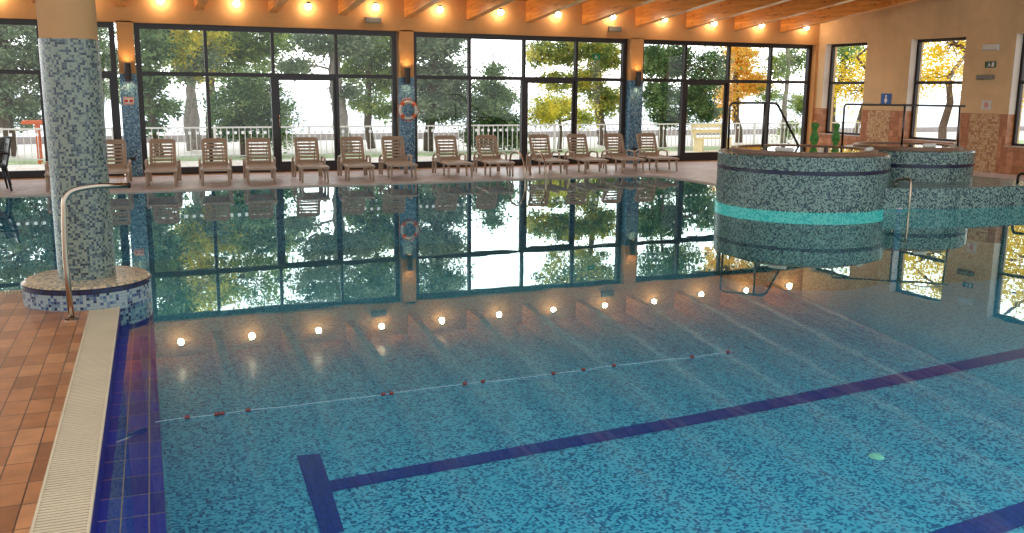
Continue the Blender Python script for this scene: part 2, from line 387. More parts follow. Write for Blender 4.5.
# overflow grates: slats over a dark channel
def grate(name,label,a,b,width,inward,pitch=.028):
    a=Vector((*a,0)); b=Vector((*b,0)); t=(b-a); Ltot=t.length; t.normalize(); n=Vector((-t.y,t.x,0))*inward
    root=thing(name,label,'drain grate',tuple(a))
    ch=MB()
    A=-a
    P=lambda s_,w,z: tuple(t*s_+n*w+Vector((0,0,z)))
    ch.face([P(0,0,-.012),P(Ltot,0,-.012),P(Ltot,width,-.012),P(0,width,-.012)])
    ch.build('drain_channel',M['channel'],root)
    sl=MB(); k=0; s_=0
    while s_<Ltot:
        w=pitch*.68
        c=[P(s_,0.006,.019),P(s_+w,0.006,.019),P(s_+w,width-.006,.019),P(s_,width-.006,.019)]
        d=[P(s_,0.006,-.006),P(s_+w,0.006,-.006),P(s_+w,width-.006,-.006),P(s_,width-.006,-.006)]
        sl.face(c); sl.face([d[0],d[1],c[1],c[0]]); sl.face([d[2],d[3],c[3],c[2]]); sl.face([d[3],d[0],c[0],c[3]]); sl.face([d[1],d[2],c[2],c[1]])
        s_+=pitch
    o=sl.build('grate_slats',M['grate'],root)
    rl=MB()
    for w0 in (0,width-.012):
        c=[P(0,w0,.022),P(Ltot,w0,.022),P(Ltot,w0+.012,.022),P(0,w0+.012,.022)]; rl.face(c)
        rl.face([P(0,w0,-.1),P(Ltot,w0,-.1),P(Ltot,w0,.022),P(0,w0,.022)]); rl.face([P(0,w0+.012,-.1),P(Ltot,w0+.012,-.1),P(Ltot,w0+.012,.022),P(0,w0+.012,.022)])
    rl.build('grate_edge',M['grate'],root)
    return root
grate('overflow_grate','cream ribbed overflow grate beside the terracotta deck, running up to the mosaic column',(gx(-1),-1),(gx(8.35),8.35),.225,1)
grate('overflow_grate','narrow overflow grate along the far end of the terracotta deck, left of the column',(-.55,8.9),(-9,8.9),.16,-1)

# walls ------------------------------------------------------------
WIN=[(-5.12,.16),(.514,5.798),(6.151,11.531),(11.91,17.13)]
bw=MB()
bw.box(-12,XR+.5,YF,YW+.15,HT-.005,4.0)          # above the windows
bw.box(-12,XR+.5,YF,YW+.15,-.15,.03)
prev=-12; piers=[]
for (a,b) in WIN+[(XR+.3,XR+.5)]:
    if prev>-12: piers.append((prev,a))
    x0=prev if prev>-12 else -10.4
    if prev==-12: bw.box(-10.4,-10.05+.0,YF,YW+.15,.03,HT+.02) if False else None
    prev=b
# plaster piers above the mosaic, full depth
bw.box(-5.5,-5.12,YF,YW+.15,.03,HT+.02)
for (a,b) in [(.20,.50),(5.83,6.14),(11.56,11.90),(17.13,17.6)]:
    bw.box(a,b,YF,YW+.15,.03,HT+.02)
struct(bw.build('wall_back',M['wall']))
# mosaic cladding on the piers, built as thin tile facing
pc=MB()
for (a,b) in [(.20,.50),(5.83,6.14),(11.56,11.90)]:
    pc.box(a-.006,b+.006,YF-.008,YW-.02,.02,2.02)
M['pier_tile']=mosaic('pier mosaic',.025,[(.4,(106,154,180)),(.7,(78,124,154)),(.88,(50,90,122)),(1,(160,192,204))],(70,90,110),.1,cluster=.3)
struct(pc.build('trim_2',M['pier_tile']))

def window(n,x0,x1,doors):
    root=bpy.data.objects.new('window_%d'%n,None); COL.objects.link(root); root.location=((x0+x1)/2,YW,0.02); struct(root)
    cx=(x0+x1)/2; W=(x1-x0)/2; q=(x1-x0)/4
    fr=MB(); y0,y1=-.05,.07
    fr.box(-W,-W+.10,y0,y1,0,HT-.02); fr.box(W-.10,W,y0,y1,0,HT-.02)
    fr.box(-W+.10,W-.10,y0,y1,HT-.13,HT-.02); fr.box(-W+.10,W-.10,y0,y1,0,.15)
    fr.box(-W+.10,W-.10,y0,y1,TR-.06,TR+.02)
    fr.build('window_frame',M['frame'],root)
    for i in (1,2,3):
        m=MB(); x=-W+q*i
        m.box(x-.03,x+.03,y0,y1-.01,TR+.02,HT-.13)
        w=.06 if i in doors else .032
        m.box(x-w,x+w,y0-.01,y1-.01,.15,TR-.06); m.build('mullion',M['frame'],root)
    # a sliding leaf: its own inner frame around one pane
    for i in doors:
        xa=-W+q*i+.06; xb=-W+q*(i+1)-.032 if i<3 else W-.10
        lf=MB(); 
        lf.box(xa,xa+.05,-.02,.03,.15,TR-.06); lf.box(xb-.05,xb,-.02,.03,.15,TR-.06); lf.box(xa+.05,xb-.05,-.02,.03,.15,.22); lf.box(xa+.05,xb-.05,-.02,.03,TR-.12,TR-.06)
        lo=lf.build('sliding_leaf',M['frame'],root)
        h=MB(); h.tube([(xa+.025,-.025,.95),(xa+.025,-.06,.95),(xa+.025,-.06,1.2),(xa+.025,-.025,1.2)],.009,6); h.build('handle',M['steel'],lo)
    g=MB()
    for i in range(4):
        a=-W+q*i+.03; b=-W+q*(i+1)-.03
        if i==0: a=-W+.1
        if i==3: b=W-.1
        g.face([(a,.02,.15),(b,.02,.15),(b,.02,TR-.06),(a,.02,TR-.06)]); g.face([(a,.02,TR+.02),(b,.02,TR+.02),(b,.02,HT-.13),(a,.02,HT-.13)])
    g.build('pane',M['glass'],root)
    st=MB(); x=-W+.18
    while x<W-.18:
        if min(abs(x-(-W+q*i)) for i in range(5))>.1: st.face([(x-.03,.014,.805),(x+.03,.014,.805),(x+.03,.014,.865),(x-.03,.014,.865)])
        x+=.15
    st.build('safety_sticker_row',M['sticker'],root)['kind']='stuff'
    return root
window(1,*WIN[0],(1,3)); window(2,*WIN[1],(2,)); window(3,*WIN[2],(2,)); window(4,*WIN[3],(1,))

# right wall with tall narrow windows
RW=[(19.66,18.19),(16.80,15.27),(14.03,12.5),(11.25,9.72),(8.4,6.9)]
SILL=.69
rw=MB(); y=YF+.2
def wallseg(mb,y0,y1,z0,z1): mb.box(XR,XR+.4,y0,y1,z0,z1)
TOPZ=5.7
def roofed(mb,y0,y1,z0):
    # wall piece whose top follows the roof
    c=[(XR,y0,z0),(XR+.4,y0,z0),(XR+.4,y1,z0),(XR,y1,z0),(XR,y0,ceil_z(y0)),(XR+.4,y0,ceil_z(y0)),(XR+.4,y1,ceil_z(y1)),(XR,y1,ceil_z(y1))]
    n=len(mb.v); mb.v+=c
    for f in ((3,2,1,0),(4,5,6,7),(0,1,5,4),(1,2,6,5),(2,3,7,6),(3,0,4,7)): mb.f.append(tuple(n+i for i in f)); mb.uv.append(None); mb.sm.append(False)
top=YF+.3
for (a,b) in RW:
    roofed(rw,a,top,0); roofed(rw,b,a,HT); wallseg(rw,b,a,0,SILL); top=b
roofed(rw,2.5,top,0)
struct(rw.build('wall_right',plaster('beige ochre plaster',(222,190,142))))
# terracotta wainscot with beige mosaic panels
ws=MB(); lin_=MB(); top=YF
for (a,b) in RW:
    ws.box(XR-.012,XR,a,top,.02,1.36); ws.box(XR-.012,XR,b,a,.02,SILL)
    ws.box(XR-.012,XR+.185,a-.012,a-.001,SILL+.001,1.36); lin_.box(XR+.002,XR+.185,a-.010,a-.001,1.36,HT-.001)
    top=b
ws.box(XR-.012,XR,2.5,top,.02,1.36)
struct(ws.build('baseboard_right',M['terra'])); struct(lin_.build('trim_4',plaster('daylight-painted reveal plaster',(226,214,200))))  # pale lining paints outside daylight onto the far window reveals
wp=MB()
for (a,b) in [(17.25,17.95),(14.2,14.95),(11.6,12.2),(8.8,9.3)]: wp.box(XR-.016,XR-.011,a,b,.02,1.355)
struct(wp.build('trim_3',M['terra_small']))
bs=MB(); bs.box(XR-.03,XR,2.5,YF,.02,.12); struct(bs.build('baseboard_right',M['coping']))
for n,(a,b) in enumerate(RW):
    root=bpy.data.objects.new('window_%d'%(5+n),None); COL.objects.link(root); root.location=(XR+.22,(a+b)/2,0); struct(root)
    W=(a-b)/2; fr=MB()
    fr.box(-.03,.05,-W,-W+.07,SILL,HT); fr.box(-.03,.05,W-.07,W,SILL,HT); fr.box(-.03,.05,-W+.07,W-.07,SILL,SILL+.07); fr.box(-.03,.05,-W+.07,W-.07,HT-.07,HT); fr.box(-.03,.05,-W+.07,W-.07,TR-.05,TR+.02)
    fr.build('window_frame',M['frame'],root)
    g=MB(); g.face([(0,-W+.07,SILL+.07),(0,W-.07,SILL+.07),(0,W-.07,TR-.05),(0,-W+.07,TR-.05)]); g.face([(0,-W+.07,TR+.02),(0,W-.07,TR+.02),(0,W-.07,HT-.07),(0,-W+.07,HT-.07)]); g.build('pane',M['glass'],root)
    s=MB(); s.box(-.25,-.03,-W+.003,W-.003,SILL,SILL+.02); s.build('window_sill',M['coping'],root)

# roof and beams
cl=MB()
y0,y1=8.0,20.6
for dz,flip in ((0,True),(.25,False)):
    P=[(-12,y0,ceil_z(y0)+dz),(XR+.6,y0,ceil_z(y0)+dz),(XR+.6,y1,ceil_z(y1)+dz),(-12,y1,ceil_z(y1)+dz)]
    cl.face(P[::-1] if flip else P)
for a,b in (((-12,y0),(XR+.6,y0)),((XR+.6,y0),(XR+.6,y1)),((XR+.6,y1),(-12,y1)),((-12,y1),(-12,y0))):
    cl.face([(a[0],a[1],ceil_z(a[1])),(b[0],b[1],ceil_z(b[1])),(b[0],b[1],ceil_z(b[1])+.25),(a[0],a[1],ceil_z(a[1])+.25)])
struct(cl.build('ceiling',M['boards']))
BX=[.308+1.428*k for k in range(-7,12)]
beam_lab={
 -1:'dark end of a pine ceiling beam hidden mostly by the mosaic column',
 0:'pine ceiling beam just right of the column, above the pier with the small sign',
 1:'pine ceiling beam over the left part of the window nearest the column',
 2:'pine ceiling beam over the left-centre pane of the window nearest the column',
 3:'pine ceiling beam over the right-centre of the window nearest the column',
 4:'pine ceiling beam directly above the pier with the life ring',
 5:'pine ceiling beam over the leftmost mullion of the middle window',
 6:'pine ceiling beam over the centre mullion of the middle window',
 7:'pine ceiling beam over the right mullion of the middle window',
 8:'pine ceiling beam above the pier right of the middle window',
 9:'lit orange pine ceiling beam over the left mullion of the rightmost wide window',
 10:'lit orange pine ceiling beam over the centre of the rightmost wide window',
 11:'lit orange pine ceiling beam nearest the right wall and the corner'}
for i,x in enumerate(BX):
    k=i-7
    if k in (-6,-5,-4,-3): lab='pine ceiling beam beyond the left edge of the view'
    b=MB(); hw=.085; ya,yb=8.05,YF
    def zz(y,d): return ceil_z(y)-d
    bot=.46
    pts=[]
    for yy,d in ((ya,-.0),(ya,bot),(yb,bot),(yb,-.0)): pts.append((yy,zz(yy,d)))
    # taper the wall end a little, as the photo shows
    Lf=[(-hw,p[0],p[1]) for p in pts]; Rf=[(hw,p[0],p[1]) for p in pts]
    b.face(Lf); b.face(Rf[::-1])
    for j in range(4):
        jj=(j+1)%4; b.face([Lf[jj],Lf[j],Rf[j],Rf[jj]])
    o=b.build('ceiling_beam',M['beam']); o.location.x=x
    tag(o,beam_lab.get(k,'pine ceiling beam left of the mosaic column, running over the far-left window'),'beam','pine ceiling beams')

# lamps: white globes on short brackets under the roof, one per bay
LX=[1.02+1.42*k for k in range(-5,12)]
def make_lamp():
    root=thing('wall_lamp','','lamp')
    a=MB(); a.lathe([(.001,0),(.05,0),(.05,.015),(.02,.02),(.001,.02)],seg=16)
    p=a.build('wall_plate',M['dark'],root); p.rotation_euler=(PI/2,0,0); p.location=(0,0,0)
    b=MB(); b.tube(rounded([(0,0,0),(0,-.14,0),(0,-.14,.05)],.04),.011,8); b.build('bracket',M['dark'],root)
    c=MB(); c.lathe([(.001,.085),(.03,.085),(.05,.06),(.052,.045)],0,-.14,seg=20); c.build('cap',M['dark'],root)
    g=MB(); n=10; g.lathe([(max(.001,.062*math.sin(PI*i/n)),-.062*math.cos(PI*i/n)-.005) for i in range(n+1)],0,-.14,seg=20); g.build('lamp_globe',M['lampglobe'],root)
    return root
lp=make_lamp()
lamp_lab={-1:'lit round wall lamp left of the column, second from it',0:'lit round wall lamp over the left end of the window right of the column'}
names=['lit globe lamp over the first upper pane right of the column','lit globe lamp over the second upper pane right of the column','lit globe lamp over the third upper pane right of the column','lit globe lamp over the fourth upper pane right of the column, beside the grey box',
 'lit globe lamp over the first upper pane right of the life ring','lit globe lamp over the second upper pane right of the life ring, against white sky','lit globe lamp over the third upper pane right of the life ring','lit globe lamp above the grey box at the right end of the middle window',
 'lit globe lamp over the first upper pane of the rightmost wide window','lit globe lamp over the second upper pane of the rightmost wide window','lit globe lamp over the third upper pane of the rightmost wide window','lit globe lamp nearest the corner of the right wall']
for i,x in enumerate(LX):
    k=i-5
    o=lp if i==0 else copy_tree(lp)
    o.location=(x,YF-.002,3.42+(.05 if 2<k<9 else 0))
    o['label']=names[k] if k>=0 else ('lit globe lamp hidden behind the top of the mosaic column' if k==-1 else ('lit globe lamp at the top left corner of the view, left of the column' if k==-2 else 'lit globe lamp over the far-left window, beyond the left edge of view'))
    o['group']='globe lamps under the roof'

# sconces on the piers
def make_sconce():
    root=thing('wall_sconce','','sconce')
    b=MB(); b.lathe([(.04,-.17),(.062,-.17),(.062,.17),(.04,.17)],seg=24); sb=b.build('sconce_body',M['dark'],root)
    for z,n in ((.150,'up'),(-.150,'down')):
        l=MB(); l.lathe([(.001,z),(.042,z)],seg=20); l.build('lens',M['sconceglow'],sb)
    p=MB(); p.box(-.03,.03,.05,.1,-.06,.06); p.build('wall_plate',M['dark'],root)
    return root
sc=make_sconce()
for i,(x,l) in enumerate([(.35,'cylindrical up-and-down wall sconce on the pier right of the column, above the small sign'),(5.96,'cylindrical up-and-down wall sconce on the middle pier, above the life ring'),(11.73,'cylindrical up-and-down wall sconce on the pier left of the rightmost wide window')]):
    o=sc if i==0 else copy_tree(sc); o.location=(x,YF-.108,2.05); o['label']=l; o['group']='wall sconces on the mosaic piers'

# ================================================================== COLUMN
CX,CY=-.275,8.52
root=thing('mosaic_column','tall round column in grey-blue mosaic with plaster top on a round tiled bench, left foreground','column',(CX,CY,0))
a=MB(); a.lathe([(.224,.20),(.224,2.16)],seg=64); a.build('column_shaft',M['col_tile'],root)
a=MB(); a.lathe([(.218,2.16),(.214,5.05)],seg=64); a.lathe([(.224,2.158),(.214,2.162)],seg=64); a.build('plaster_top',plaster('umber column plaster',(170,128,82)),root)
a=MB(); a.lathe([(.50,-1.2),(.50,.148)],seg=72); a.build('bench_side',M['base_tile'],root)
a=MB(); a.lathe([(.502,.148),(.506,.152),(.506,.186),(.498,.192)],seg=72); a.build('bench_band',M['navy'],root)
a=MB(); a.lathe([(.498,.192),(.47,.212),(.20,.214)],seg=72); a.build('bench_top',M['bench_top'],root)

# handrail at the steps by the column
root=thing('grab_rail','curved steel grab rail standing on the deck in front of the mosaic column','handrail',(-.384,7.747,.02))
b=MB(); pts=rounded([(0,0,0),(-.01,.0,.50),(.015,.0,.985),(.22,.06,1.02),(.47,.22,1.0)],.13,8)
b.tube(pts,.0215,14); b.build('rail_tube',M['steel'],root)
b=MB(); b.lathe([(.055,0),(.055,.006),(.03,.014),(.0225,.018)],seg=20); b.build('base_flange',M['steel'],root)
b=MB(); e=pts[-1]; b.tube([e,e+(pts[-1]-pts[-2]).normalized()*.01],.024,12); b.build('end_cap',M['dark'],root)

# ladder at the far edge
root=thing('pool_ladder','steel pool ladder with two arched rails at the far edge, between two loungers','ladder',(0,0,0))
lx0=7.50
for dx in (0,.46):
    x=lx0+dx
    P=rounded([(x,17.72,.02),(x,17.72,.50),(x,17.22,.56),(x+.02,16.98,.3),(x+.02,16.98,-.9)],.2,8)
    b=MB(); b.tube(P,.02,10); b.build('ladder_rail',M['steel'],root)
for z in (-.25,-.5,-.75):
    b=MB(); b.box(lx0+.03,lx0+.47,16.98,17.06,z-.012,z+.012); b.build('tread',M['steel'],root)

# ================================================================== HOT TUBS
def tub(name,label,cx,cy,r,zb,turq):
    root=thing(name,label,'hot tub',(cx,cy,0)); zr=.83
    a=MB(); a.lathe([(r,zb),(r,.555)],seg=96); a.build('tub_wall',M['tub_tile'],root)
    a=MB(); a.lathe([(r+.001,.555),(r+.004,.56),(r+.004,.61),(r+.001,.615)],seg=96); a.build('tile_band',M['navy'],root)
    a=MB(); a.lathe([(r,.615),(r,zr-.04),(r-.012,zr-.012),(r-.04,zr)],seg=96); a.build('tub_lip',M['tub_tile'],root)
    a=MB(); a.lathe([(r-.04,zr),(r-.2,zr+.005),(r-.2,zr+.045),(r-.22,zr+.055),(r-.30,zr+.055),(r-.31,zr+.03),(r-.33,.2),(.001,.2)],seg=96); rim=a.build('tub_rim',M['tub_rim'],root)
    w=MB(); w.lathe([(.001,zr+.035),(r-.31,zr+.035)],seg=64); wo=w.build('tub_water',M['tubwater'],root); wo['kind']='stuff'
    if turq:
        a=MB(); a.lathe([(r+.012,-.18),(r+.012,-.006),(r,-.004)],seg=96); a.build('glowing_tile_band',M['turq'],root)  # tile band that emits, in place of light falling on it under water
    for ang in turq_heads:
        h=MB(); h.tube([( (r-.29)*math.cos(ang+t*.01), (r-.29)*math.sin(ang+t*.01), zr+.085) for t in range(-14,15,2)],[.02]+[.035]*13+[.02],8,flat=1); h.build('headrest',M['whiteplastic'],rim)
    return root
turq_heads=(math.radians(215),math.radians(300))
T1=(10.35,12.2); T2=(12.93,12.53)
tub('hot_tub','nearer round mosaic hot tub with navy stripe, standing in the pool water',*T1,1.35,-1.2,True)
turq_heads=(math.radians(250),math.radians(320))
tub('hot_tub','farther round mosaic hot tub rising behind the low tiled wall, nearer the right wall',*T2,1.1,.0,False)
# plinth: low mosaic wall running to the right
pl=MB()
front=[(10.93,11.03),(11.5,10.82),(12.0,10.70),(12.8,10.62),(13.8,10.6),(17.2,10.6)]
back=[(17.2,11.03),(14.3,11.05),(14.25,11.8),(14.25,13.2),(13.6,13.9),(12.0,13.9),(11.75,13.0),(11.70,12.2),(11.45,11.5)]
pl.prism(front+back,-1.2,.325)
o=pl.build('low_pool_wall',M['tub_tile']); tag(o,'low curved mosaic wall joining the hot tubs and running to the right edge','low wall')
tl=MB(); tl.prism([(x,y-.012) for x,y in front]+[(17.2,10.62),(11.2,11.0)],-.3,-.005)
o=tl.build('underwater_tile_band',mosaic('teal underwater tiles',.027,[(.5,(60,170,160)),(1,(40,140,140))],(60,150,150),.1)); o.parent=pl_o if False else None; struct(o)

def rail(name,label,pts,posts,r=.019,cat='handrail'):
    root=thing(name,label,cat)
    b=MB(); b.tube(pts,r,10); b.build('rail_tube',M['darksteel'],root)
    for p in posts:
        b=MB(); b.tube([p[0],p[1]],r*.9,8); b.build('post',M['darksteel'],root)
    for q in {tuple(pts[0])}|({tuple(p[1]) for p in posts}):
        f=MB(); f.lathe([(.04,q[2]-.001),(.04,q[2]+.006),(.02,q[2]+.01)],q[0],q[1],seg=16); f.build('flange',M['darksteel'],root)
    return root
z0=.83
rail('tub_handrail','steel handrail on the nearer hot tub with one slanting end',
  rounded([(9.43,12.95,.84),(9.41,12.94,1.60),(10.0,12.48,1.605),(10.86,12.92,.88)],.09,6),[((9.86,12.61,1.60),(9.86,12.61,.88))])
rail('tub_handrail','long steel handrail around the farther hot tub, beneath the blue sign',
  rounded([(12.03,13.15,.84),(12.02,13.15,1.575),(13.42,11.95,1.57),(13.50,11.86,1.57)],.06,6),[((12.78,12.50,1.572),(12.78,12.50,.87)),((13.44,11.93,1.57),(13.40,11.85,.83))])
P=rounded([(11.32,11.12,.32),(11.32,11.12,.43),(11.20,10.72,.50),(11.16,10.66,.30),(11.16,10.66,-.8)],.13,8)
root=thing('grab_hoop','small arched steel grab hoop from the low mosaic wall into the water','handrail'); b=MB(); b.tube(P,.02,10); b.build('rail_tube',M['steel'],root)
P=rounded([(13.75,10.9,.32),(13.75,10.9,.50),(13.8,10.5,.48),(13.85,10.36,.2),(13.85,10.36,-.8)],.13,8)
root=thing('grab_hoop','dark arched grab hoop over the low wall at the right edge of the photo','handrail'); b=MB(); b.tube(P,.022,10); b.build('rail_tube',M['dark'],root)

# cacti behind the tubs
def cactus(x,y,h,label):
    root=thing('potted_cactus',label,'cactus',(x,y,.02))
    p=MB(); p.lathe([(.001,0),(.10,0),(.13,.25),(.145,.25),(.145,.29),(.12,.29),(.11,.26),(.001,.26)],seg=24); p.build('pot',M['pot'],root)
    c=MB(); seg=32; prof=[]
    n=30
    for i in range(n+1):
        t=i/n; zz_=.24+t*(h-.24); r=.060-.020*math.cos((zz_-1.0)/.15*PI)
        if t>.93: r*=math.sqrt(max(0,1-((t-.93)/.07)**2))*.98+.02
        prof.append((r,.24+t*(h-.24)))
    for i in range(n):
        for k in range(seg):
            def pt(i,k):
                r,z=prof[i]; a=2*PI*k/seg; rr=r*(1+.13*math.cos(8*a)); return (rr*math.cos(a),rr*math.sin(a),z)
            c.face([pt(i,k),pt(i,k+1),pt(i+1,k+1),pt(i+1,k)],smooth=True)
    c.build('cactus_stem',M['cactus'],root)
cactus(13.0,15.0,1.17,'green column cactus behind the nearer tub, left of the pair')
cactus(13.55,15.0,1.15,'green column cactus in front of the first right-wall window, right of the pair')

# ================================================================== SUN LOUNGERS
def make_lounger():
    root=thing('sun_lounger','','sun lounger'); m=M['lounger']
    # seat: y from -.78 (foot) to .28 (hinge), slatted panel with side rails
    s=MB()
    s.bevbox(-.27,-.22,-.80,.34,.255,.30,.01); s.bevbox(.22,.27,-.80,.34,.255,.30,.01)
    s.bevbox(-.22,.22,-.80,-.72,.26,.30,.008); s.bevbox(-.22,.22,.26,.34,.26,.295,.008)
    y=-.715
    while y<.24:
        s.bevbox(-.222,.222,y,y+.075,.275,.293,.004); y+=.092
    s.build('seat',m,root)
    # backrest, leaning
    B=Matrix.Translation((0,.30,.285))@Matrix.Rotation(math.radians(62),4,'X')@Matrix.Scale(.80,4)@Matrix.Diagonal((1.2,1,1,1))
    b=MB()
    # local y up the back, z thickness
    b.bevbox(-.245,-.185,0,.60,-.018,.018,.008,B); b.bevbox(.185,.245,0,.60,-.018,.018,.008,B)
    zs=[(0,.10),(.142,.19),(.232,.28),(.322,.37),(.412,.46),(.502,.55)]
    for yy,y2 in zs: b.box(-.186,.186,yy,y2,-.012,.012,B)
    # rounded head
    H=[(-.245,.592),(.245,.592),(.245,.64),(.225,.68),(.18,.70),(-.18,.70),(-.225,.68),(-.245,.64)]
    n=len(b.v); b.v+=[tuple(B@Vector((x,y,-.018))) for x,y in H]+[tuple(B@Vector((x,y,.018))) for x,y in H]
    b.f.append(tuple(n+i for i in reversed(range(8)))); b.f.append(tuple(n+8+i for i in range(8))); b.uv+=[None]*2; b.sm+=[False]*2
    for i in range(8):
        j=(i+1)%8; b.f.append((n+i,n+j,n+8+j,n+8+i)); b.uv.append(None); b.sm.append(False)
    b.build('backrest',m,root)
    # legs
    for sx in (-1,1):
        for (y0,y1,z1) in ((-.70,-.74,.27),(-.30,-.34,.27),(.42,.46,.30)):
            l=MB(); l.tube([(sx*.235,y0,z1),(sx*.24,y1,0)],[.026,.019],8); l.build('leg',m,root)
        a=MB(); P=rounded([(sx*.265,-.13,.27),(sx*.275,-.10,.41),(sx*.285,.30,.42),(sx*.285,.45,.36),(sx*.285,.50,0)],.11,6)
        a.tube(P,.018,8,flat=1.3); a.build('armrest',m,root)
    # rear frame behind the back
    f=MB(); f.tube([(-.235,.34,.285),(-.235,.50,.30)],.018,8); f.tube([(.235,.34,.285),(.235,.50,.30)],.018,8); f.tube([(-.31,.46,.30),(.31,.46,.30)],.018,8)
    f.tube([(-.15,.46,.30),(-.15,.43,.62)],.012,6); f.tube([(.15,.46,.30),(.15,.43,.62)],.012,6)
    f.build('rear_frame',m,root)
    return root
lounger=make_lounger()
LT=[.92,1.86,2.70,3.60,4.56,5.43,6.58,7.54,8.80,9.74,10.70,11.58]
LB=[.78,1.72,2.54,3.50,4.41,5.27,6.44,7.36,8.61,9.55,10.48,11.35]
LL=['taupe sun lounger directly right of the mosaic pier, nearest the column on its right','second taupe sun lounger right of the pier beside the column',
 'third taupe sun lounger right of the pier beside the column, before the sliding door','fourth taupe sun lounger right of the pier, before the centre mullion of its window',
 'fifth taupe sun lounger, two places left of the life ring','taupe sun lounger standing below the life ring, in front of the middle pier',
 'first taupe sun lounger right of the life ring','second taupe sun lounger right of the life ring, immediately left of the pool ladder',
 'taupe sun lounger directly behind the pool ladder','taupe sun lounger next to the right of the pool ladder','taupe sun lounger at the pier with blue tiles, second from right in the row','last taupe sun lounger at the right end of the row']
for i in range(12):
    o=lounger if i==0 else copy_tree(lounger)
    o.location=(LB[i]+.03,18.42,.02); ang=-math.atan2(LT[i]-LB[i],1.5); o.rotation_euler=(0,0,ang)
    o['label']=LL[i]; o['group']='sun loungers along the window wall'
for (x,y,a,l) in [(-.03,18.42,-.02,'beige sun lounger partly hidden by the right side of the mosaic column'),(-.84,18.35,.0,'beige sun lounger mostly hidden behind the left side of the mosaic column')]:
    o=copy_tree(lounger); o.location=(x,y,.02); o.rotation_euler=(0,0,a); o['label']=l; o['group']='sun loungers along the window wall'

# black garden chairs and table at the far left
def make_pchair():
    root=thing('garden_chair','','chair'); m=M['black']
    s=MB(); s.bevbox(-.22,.22,-.22,.22,.40,.435,.012); s.build('seat',m,root)
    B=Matrix.Translation((0,.21,.42))@Matrix.Rotation(math.radians(78),4,'X')
    b=MB(); b.box(-.22,-.17,0,.46,-.015,.015,B); b.box(.17,.22,0,.46,-.015,.015,B); b.box(-.17,.17,.38,.46,-.012,.012,B); b.box(-.17,.17,.02,.08,-.012,.012,B)
    for x in (-.11,-.035,.04,.115): b.box(x-.022,x+.018,.08,.38,-.008,.008,B)
    b.build('backrest',m,root)
    for sx in (-1,1):
        for sy in (-1,1):
            l=MB(); l.tube([(sx*.19,sy*.19,.41),(sx*.23,sy*.25,0)],[.024,.016],8); l.build('leg',m,root)
        a=MB(); a.tube(rounded([(sx*.22,-.20,.42),(sx*.26,-.20,.63),(sx*.26,.26,.64)],.07),.018,8,flat=1.4); a.build('armrest',m,root)
    return root
pc0=make_pchair()
for i,(px,py,a,l) in enumerate([(14,185,-1.35,'black plastic garden chair at the far left, facing left with its back to the column'),(2,183,.5,'black plastic garden chair cut by the left edge of the photo'),(10,178,-1.9,'black plastic garden chair behind the others at the far left, by the window')]):
    q=Vector(((-1.93,-2.75,-2.05)[i],(17.95,18.0,18.75)[i],0.02)) if i!=1 else Vector((-2.45,17.65,.02))
    o=pc0 if i==0 else copy_tree(pc0); o.location=q; o.rotation_euler=(0,0,a); o['label']=l; o['group']='black garden chairs at the far left'
root=thing('garden_table','black round garden table among the black chairs at the left edge','table',(-2.85,18.75,.02))
b=MB(); b.lathe([(.001,.70),(.40,.70),(.42,.71),(.42,.725),(.40,.73),(.001,.73)],seg=40); b.build('tabletop',M['black'],root)
for k in range(4):
    b=MB(); a=PI/4+k*PI/2; b.tube([(.28*math.cos(a),.28*math.sin(a),.70),(.34*math.cos(a),.34*math.sin(a),0)],[.024,.018],8); b.build('leg',M['black'],root)

# ================================================================== SMALL FIXTURES
def lifebuoy(label,loc,rot,r=.175):
    root=thing('life_ring',label,'life ring',loc); root.rotation_euler=rot
    b=MB(); n=48; b.tube([(r*math.cos(2*PI*i/n),0,r*math.sin(2*PI*i/n)) for i in range(n)],.042,12,closed=True,flat=.8); ring=b.build('ring',M['whiteplastic'],root)
    for k in range(4):
        a=PI/4+k*PI/2; s=MB(); s.tube([(r*math.cos(a+t),0,r*math.sin(a+t)) for t in (-.22,-.11,0,.11,.22)],.046,12,flat=.8); s.build('band',M['orange'],ring)
    c=MB(); pts=[]
    for i in range(64):
        a=2*PI*i/64; rr=r+.045+.02*abs(math.sin(2*(a-PI/4))); pts.append((rr*math.cos(a),0,rr*math.sin(a)))
    c.tube(pts,.007,6,closed=True); c.build('grab_line',M['orange'],root)
    h=MB(); h.tube([(0,.02,r-.04),(0,.075,r-.02)],.012,6); h.build('hook',M['steel'],root)
    return root
lifebuoy('white life ring with orange bands hanging on the middle mosaic pier',(5.97,YF-.09,1.32),(0,0,0))

def signbox(name,label,cat,loc,w,h,d,mat,axis,marks=()):
    """axis 'Y': faces the pool from the window wall; 'X': faces the pool from the right wall"""
    root=thing(name,label,cat,loc,0 if axis=='Y' else -PI/2)
    b=MB(); b.bevbox(-w/2,w/2,-d,0,-h/2,h/2,min(.006,d*.3)); b.build('panel',mat,root)
    for nm,m,polys in marks:
        k=MB()
        for P in polys: k.face([(x,-d-.002,z) for x,z in P])
        k.build(nm,m,root)
    return root
def rect(x0,x1,z0,z1): return [(x0,z0),(x1,z0),(x1,z1),(x0,z1)]
def disc(cx,cz,r,n=16): return [(cx+r*math.cos(2*PI*i/n),cz+r*math.sin(2*PI*i/n)) for i in range(n)]
signbox('wall_sign','small white sign with two red marks on the pier right of the column','sign',(.33,YF-.01,1.50),.2,.15,.01,M['whiteplastic'],'Y',
  [('symbol',M['red'],[rect(-.085,.085,.055,.068),rect(-.085,.085,-.068,-.055),disc(-.04,0,.03),disc(.045,0,.03),rect(-.085,-.075,-.06,.06),rect(.075,.085,-.06,.06)])])
